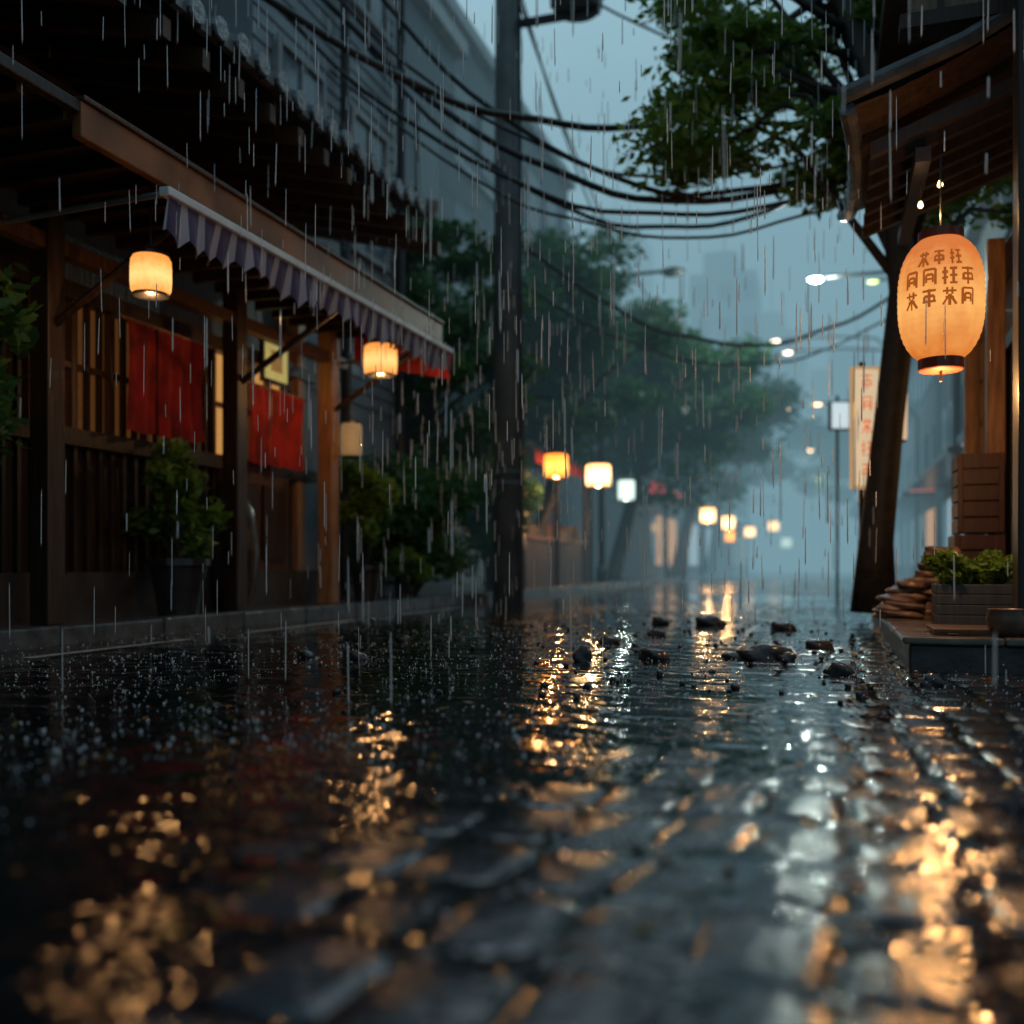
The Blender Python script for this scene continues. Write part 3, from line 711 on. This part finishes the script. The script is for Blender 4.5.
for lv,(w,zb,zt) in enumerate(((.24,.165,.72),(.22,.725,1.28))):
    for i in range(5):
        z=zb+(zt-zb)*i/5
        b.box(c.x-w,c.x+w*.3,c.y-.2,c.y-.18,z,z+(zt-zb)/5-.012,0);b.box(c.x-w,c.x-w+.02,c.y-.178,c.y+.2,z,z+(zt-zb)/5-.012,0)
    for x in (c.x-w-.003,c.x+w*.3-.03): b.box(x,x+.035,c.y-.215,c.y-.2,zb,zt-.01,0)
    b.box(c.x-w+.025,c.x+w*.3,c.y-.17,c.y+.2,zb,zt-.03,1)
b.obj('slats',[mat('red_crate',(.06,.018,.013),.45,wood=True,vary=.4),wood_d],ct,bevel=.003)
b=MB();b.lathe((.80,5.22,.163),[(.05,0),(.08,.04),(.09,.09),(.075,.12),(.082,.13),(.07,.13),(.06,.1)],24);b.obj('clay_pot',[mat('clay',(.12,.07,.05),.35,vary=.3)],smooth=True)

lt=empty('leaning_tree')
b=MB();t0=S(3.05,8.4,.1)
tp=[t0,t0+Vector((.02,0,.6)),t0+Vector((.12,0,1.6)),t0+Vector((.24,0,2.7)),t0+Vector((.1,.1,4.2)),t0+Vector((-.3,.3,5.6))]
b.tube(tp,[.19,.14,.12,.12,.11,.08],12)
cl=[]
for i in range(112):
    u=rng.random()**.8;r=1.25+3.6*u;f=rng.uniform(8.0,11.0);zz=rng.uniform(4.15-.65*u,6.4)
    p=S(r*f/9.0,f,zz*(f/9.0)*.5+zz*.5);s=random.uniform(.16,.38)
    cl.append((tuple(p),(s*1.4,s*1.4,s*.5)))
for c,r in cl[::2]:
    c=Vector(c);s0=tp[3].lerp(tp[5],random.random());m2=s0.lerp(c,.55)+Vector((0,0,.3))
    b.tube([s0,m2,c],[.045,.025,.008],6)
b.obj('trunk_and_limbs',[BARK],lt,smooth=True)
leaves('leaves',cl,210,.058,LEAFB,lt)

vs=empty('shop_sign');c=S(3.19,9.0,0)
b=MB()
ax=Vector((CT,ST,0));ay=Vector((-ST,CT,0))
def camplane(c,hw,z0,z1,t,mi,off=0):
    v=[]
    for z in (z0,z1):
        for a,d in ((-hw,-t),(hw,-t),(hw,t),(-hw,t)): v.append(Vector((c.x,c.y,z))+ax*a+ay*(d+off))
    b.add(v,[(0,3,2,1),(4,5,6,7),(0,1,5,4),(1,2,6,5),(2,3,7,6),(3,0,4,7)],mi)
camplane(c,.125,1.19,2.29,.04,0);camplane(c,.105,1.22,2.26,.005,1,-.046)
for i in range(5):
    for sg in glyph_segs(i,-.055,2.08-i*.2,.11,.14):
        x0_,y0_,x1_,y1_=sg;d=Vector((x1_-x0_,y1_-y0_));d.normalize();nx,ny=-d.y*.006,d.x*.006
        v=[Vector((c.x,c.y,0))+ax*a+ay*(-.0535)+Vector((0,0,zv)) for a,zv in ((x0_+nx,y0_+ny),(x0_-nx,y0_-ny),(x1_-nx,y1_-ny),(x1_+nx,y1_+ny))]
        b.add(v,[(0,1,2,3)],2)
b.tube([c+ay*.08+Vector((0,0,.1)),c+ay*.08+Vector((0,0,2.35))],.025,8,3)
b.obj('board',[mat('sign_frame',(.5,.3,.12),.5,emis=(.9,.55,.25),es=.45),mat('sign_face',(.6,.5,.4),.5,emis=(1,.78,.50),es=.6),mat('sign_ink',(.5,.08,.02),.5,emis=(.9,.22,.05),es=.6),black],vs)
boxlantern(tuple(S(3.62,9.4,2.05)),.2,.75,mat('pale_paper',(.6,.5,.4),.5,emis=(1,.75,.5),es=.5),2.75,0)
b=MB();c=S(4.6,14,0);camplane(c,.14,2.4,2.8,.05,0);camplane(c,.12,2.42,2.78,.004,1,-.055);b.tube([c+ay*.08+Vector((0,0,.0)),c+ay*.08+Vector((0,0,2.9))],.02,8,0)
b.obj('hanging_sign',[black,mat('white_sign_face',(.7,.75,.75),.5,emis=(.75,.9,.95),es=.75)])

rk2=mat('wet_dark_stone',(.045,.045,.05),.18,vary=.5,scale=15,bump=.4)
rocks=[(1.34,5.3,.13,.055),(1.2,5.35,.06,.03),(.35,5.0,.05,.05),(.38,5.15,.035,.03),(.75,5.25,.075,.045),(1.85,6.0,.08,.045),(1.5,4.55,.05,.04),(1.75,4.15,.05,.035),(1.64,8.3,.12,.06),(2.1,7.7,.10,.05),(1.25,8.4,.08,.045),(.6,6.2,.07,.03),(1.0,6.9,.06,.03),(-.8,5.2,.05,.03),(-1.1,5.3,.045,.03),(-.7,6.4,.05,.03)]
for i,(r,f,s,h) in enumerate(rocks):
    p=S(r,f);b=MB();z=gz(p.x,p.y)
    rock(b,(p.x,p.y,z+h*.4),(s,s*.8,h),50+i)
    if s>.1: rock(b,(p.x+s*.9,p.y-.05,z+h*.2),(s*.35,s*.3,h*.6),90+i)
    b.obj('loose_stone',[rk2],smooth=True)
b=MB()
for i in range(300):
    f=rng.uniform(3.6,9);r=rng.uniform(-.35,.42)*f;p=S(r,f)
    if p.x<-4.4 or (p.x>.2 and p.y>5): continue
    s=rng.uniform(.006,.02);rock(b,(p.x,p.y,gz(p.x,p.y)+s*.4),(s,s,s*.7),300+i,sub=1)
b.obj('pebbles',[rk2],smooth=True)
litter=leafmat('fallen_leaf',(.12,.045,.015),(.24,.10,.02),(.30,.24,.04))
v=[];rn=[]
def addleaf(p,s):
    t=rng.uniform(0,6.28);a=np.array([math.cos(t),math.sin(t),rng.uniform(-.1,.25)]);bb=np.array([-math.sin(t),math.cos(t),rng.uniform(-.15,.3)])*.45
    z=gz(p.x,p.y)+.006;c=np.array([p.x,p.y,z]);k=rng.random()
    v.extend([c-a*s,c+bb*s,c+a*s,c-bb*s]);rn.extend([k]*4)
for i in range(420):
    f=1.3+9*rng.random();p=S(rng.uniform(-.5,.5)*f,f)
    if p.x<-4.45 or (p.x>.2 and p.y>5): continue
    addleaf(p,rng.uniform(.012,.028))
for (cx,cf) in ((.5,9.5),(.9,10.3),(-.1,8.5),(.4,7.4),(2.6,4.3)):
    for i in range(80):
        p=S(cx+rng.normal()*.35,cf+rng.normal()*.5)
        if p.x<-4.45 or (p.x>.2 and p.y>5): continue
        addleaf(p,rng.uniform(.02,.045))
v=np.array(v);npmesh('fallen_leaves',v,np.arange(len(v)).reshape(-1,4),[litter],attr={'leaf_tone':np.array(rn)})

# ------------------------------------------------------------------ rain: falling drops and splashes
bm=bmesh.new();bmesh.ops.create_icosphere(bm,subdivisions=1,radius=1);sv=np.array([v.co[:] for v in bm.verts]);sf=np.array([[x.index for x in f.verts] for f in bm.faces]);bm.free()
def drops(name,P,Rr,stretch,material):
    n=len(P);v=(sv[None]*Rr[:,None,None]*np.stack([np.ones(n),np.ones(n),stretch],1)[:,None,:]+P[:,None,:]).reshape(-1,3)
    f=(sf[None]+np.arange(n)[:,None,None]*len(sv)).reshape(-1,3)
    return npmesh(name,v,f,[material],smooth=True)
def watermat(name,tr,metal=0):
    m=bpy.data.materials.new(name);m.use_nodes=True;nt=m.node_tree;N=nt.nodes;L=nt.links;b=N['Principled BSDF']
    b.inputs['Base Color'].default_value=(.9,.95,.98,1);b.inputs['Roughness'].default_value=.1;b.inputs['Specular IOR Level'].default_value=1;b.inputs['Metallic'].default_value=metal
    t=N.new('ShaderNodeBsdfTranslucent');t.inputs[0].default_value=(.95,.98,1,1);mx=N.new('ShaderNodeMixShader');mx.inputs[0].default_value=tr
    L.new(b.outputs[0],mx.inputs[1]);L.new(t.outputs[0],mx.inputs[2]);L.new(mx.outputs[0],N['Material Output'].inputs[0]);return m
wat=watermat('water_drop',.4)
P=[];Rr=[];St=[]
for i in range(5200):
    f=1.15+6.5*rng.random()**.8;r=rng.uniform(-.52,.52)*f;p=S(r,f)
    if p.x<-4.4 or (p.x>.2 and p.y>5.05): continue
    if vn(np.array([p.x*1.5]),np.array([p.y*1.5]),77)[0]<.35: continue
    z=gz(p.x,p.y)
    R_=min(.0055,.0012+rng.exponential(.0012))*(1 if f>2.4 else .75);up_=rng.random()
    P.append((p.x,p.y,z+(R_*.6 if up_<.7 else rng.exponential(.018))));Rr.append(R_);St.append(1 if up_<.7 else rng.uniform(1,1.6))
for i in range(160): # splash crowns: a central jet with a ring of droplets
    f=rng.uniform(2.2,7);p=S(rng.uniform(-.5,.45)*f,f)
    if p.x<-4.4 or (p.x>.2 and p.y>5.05): continue
    z=gz(p.x,p.y);h=rng.uniform(.008,.022)
    P.append((p.x,p.y,z+h*.5));Rr.append(.0022);St.append(h/.0044)
    for k in range(6):
        t=k*1.047+rng.uniform(-.3,.3);q=rng.uniform(.008,.022)
        P.append((p.x+q*math.cos(t),p.y+q*math.sin(t),z+rng.uniform(.004,.02)));Rr.append(rng.uniform(.001,.0022));St.append(1.2)
drops('splash_droplets',np.array(P),np.array(Rr),np.array(St),wat)
rainm=watermat('rain_water',.6,.3)
n=4600
Px=rng.uniform(-7,3.2,n);Py=rng.uniform(2.8,9,n);Pz=rng.uniform(.05,5.0,n)
ln=.03+.11*rng.random(n)**1.3;rr=rng.uniform(.0020,.0036,n)
ok=~((Px>.3)&(Py>5.2)) & ~((Px<-3.6)&(Py<9.2)&(Pz<3.6))
Px,Py,Pz,ln,rr=[a[ok] for a in (Px,Py,Pz,ln,rr)];n=len(Px)
tilt=rng.normal(0,.012,(n,2));V=[]
for zf in (-.8,.8):
    for k in range(4):
        t=k*math.pi/2
        V.append(np.stack([Px+tilt[:,0]*ln*zf+rr*math.cos(t)*(1 if zf<0 else .7),Py+tilt[:,1]*ln*zf+rr*math.sin(t)*(1 if zf<0 else .7),Pz+ln*zf],1))
top=np.stack([Px+tilt[:,0]*ln,Py+tilt[:,1]*ln,Pz+ln],1);bot=np.stack([Px-tilt[:,0]*ln,Py-tilt[:,1]*ln,Pz-ln],1)
V=np.stack(V+[top,bot],1).reshape(-1,3)
F=[]
for k in range(4):
    k2=(k+1)%4;F+=[(k,k2,4+k2),(k,4+k2,4+k),(4+k,4+k2,8),(k2,k,9)]
F=(np.array(F)[None]+np.arange(n)[:,None,None]*10).reshape(-1,3)
npmesh('rain',V,F,[rainm])

# ------------------------------------------------------------------ mist
def glow_mist(x0,x1,y0,y1,z1,dens,col):
    mm=bpy.data.materials.new('glow_mist');mm.use_nodes=True;nt=mm.node_tree;nt.nodes.remove(nt.nodes['Principled BSDF'])
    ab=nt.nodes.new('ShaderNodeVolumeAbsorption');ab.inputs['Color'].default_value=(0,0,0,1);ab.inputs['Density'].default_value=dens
    em=nt.nodes.new('ShaderNodeEmission');em.inputs['Color'].default_value=(*col,1);em.inputs['Strength'].default_value=dens  # emission paints in the skylight that real haze would scatter
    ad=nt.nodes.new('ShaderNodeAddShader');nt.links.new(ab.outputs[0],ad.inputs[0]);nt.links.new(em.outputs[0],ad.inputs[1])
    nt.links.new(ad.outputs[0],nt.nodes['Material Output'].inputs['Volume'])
    b=MB();b.box(x0,x1,y0,y1,-.02,z1);b.obj('glow_mist',[mm])
glow_mist(-30,30,12.6,140,15,.0105,(.15,.285,.345))
glow_mist(-28,28,30,135,7,.024,(.20,.35,.41))
glow_mist(-70,75,62,150,48,.030,(.23,.39,.46))

# ------------------------------------------------------------------ world + sun
w=bpy.data.worlds.new('World');scene.world=w;w.use_nodes=True;nt=w.node_tree;N=nt.nodes;L=nt.links;bg=N['Background']
sky=N.new('ShaderNodeTexSky');sky.sky_type='NISHITA';sky.sun_disc=False;sky.sun_elevation=math.radians(12);sky.sun_rotation=math.radians(-15);sky.air_density=1.5;sky.dust_density=2;sky.ozone_density=4
tint=N.new('ShaderNodeMix');tint.data_type='RGBA';tint.blend_type='MULTIPLY';tint.inputs[0].default_value=1;tint.inputs[7].default_value=(.5,.8,1,1);L.new(sky.outputs[0],tint.inputs[6])
mx=N.new('ShaderNodeMix');mx.data_type='RGBA';mx.inputs[0].default_value=.85;L.new(tint.outputs[2],mx.inputs[6])
tc=N.new('ShaderNodeTexCoord');nz=N.new('ShaderNodeTexNoise');nz.inputs['Scale'].default_value=3;nz.inputs['Detail'].default_value=5;L.new(tc.outputs['Generated'],nz.inputs['Vector'])
rp=N.new('ShaderNodeValToRGB');rp.color_ramp.elements[0].position=.3;rp.color_ramp.elements[0].color=(3.1,5.3,6.5,1);rp.color_ramp.elements[1].position=.7;rp.color_ramp.elements[1].color=(5.2,7.8,9.0,1);L.new(nz.outputs['Fac'],rp.inputs[0]);L.new(rp.outputs[0],mx.inputs[7])
dp=N.new('ShaderNodeVectorMath');dp.operation='DOT_PRODUCT';dp.inputs[1].default_value=(-.15,.95,.28);L.new(tc.outputs['Generated'],dp.inputs[0])
mr=N.new('ShaderNodeMapRange');mr.inputs['From Min'].default_value=-.4;mr.inputs['From Max'].default_value=.95;mr.inputs['To Min'].default_value=.32;mr.inputs['To Max'].default_value=1.0;L.new(dp.outputs['Value'],mr.inputs['Value'])
m2=N.new('ShaderNodeMix');m2.data_type='RGBA';m2.blend_type='MULTIPLY';m2.inputs[0].default_value=1;L.new(mx.outputs[2],m2.inputs[6]);L.new(mr.outputs[0],m2.inputs[7])
L.new(m2.outputs[2],bg.inputs['Color']);bg.inputs['Strength'].default_value=.1
sl=bpy.data.lights.new('sun','SUN');sl.energy=.25;sl.angle=math.radians(25);sl.color=(.85,.93,1)
so=bpy.data.objects.new('sun',sl);scene.collection.objects.link(so)
so.rotation_euler=Vector((.26,-.94,-.55)).to_track_quat('-Z','Y').to_euler()

cd=bpy.data.cameras.new('camera');co=bpy.data.objects.new('camera',cd);scene.collection.objects.link(co)
co.location=(0,0,.5);co.rotation_euler=(math.radians(90),0,TH)
cd.sensor_width=36;cd.lens=35;cd.shift_y=.052;cd.clip_start=.05;cd.clip_end=1500
cd.dof.use_dof=True;cd.dof.focus_distance=4.6;cd.dof.aperture_fstop=.95
scene.camera=co
scene.view_settings.view_transform='Standard';scene.view_settings.look='None';scene.view_settings.exposure=0
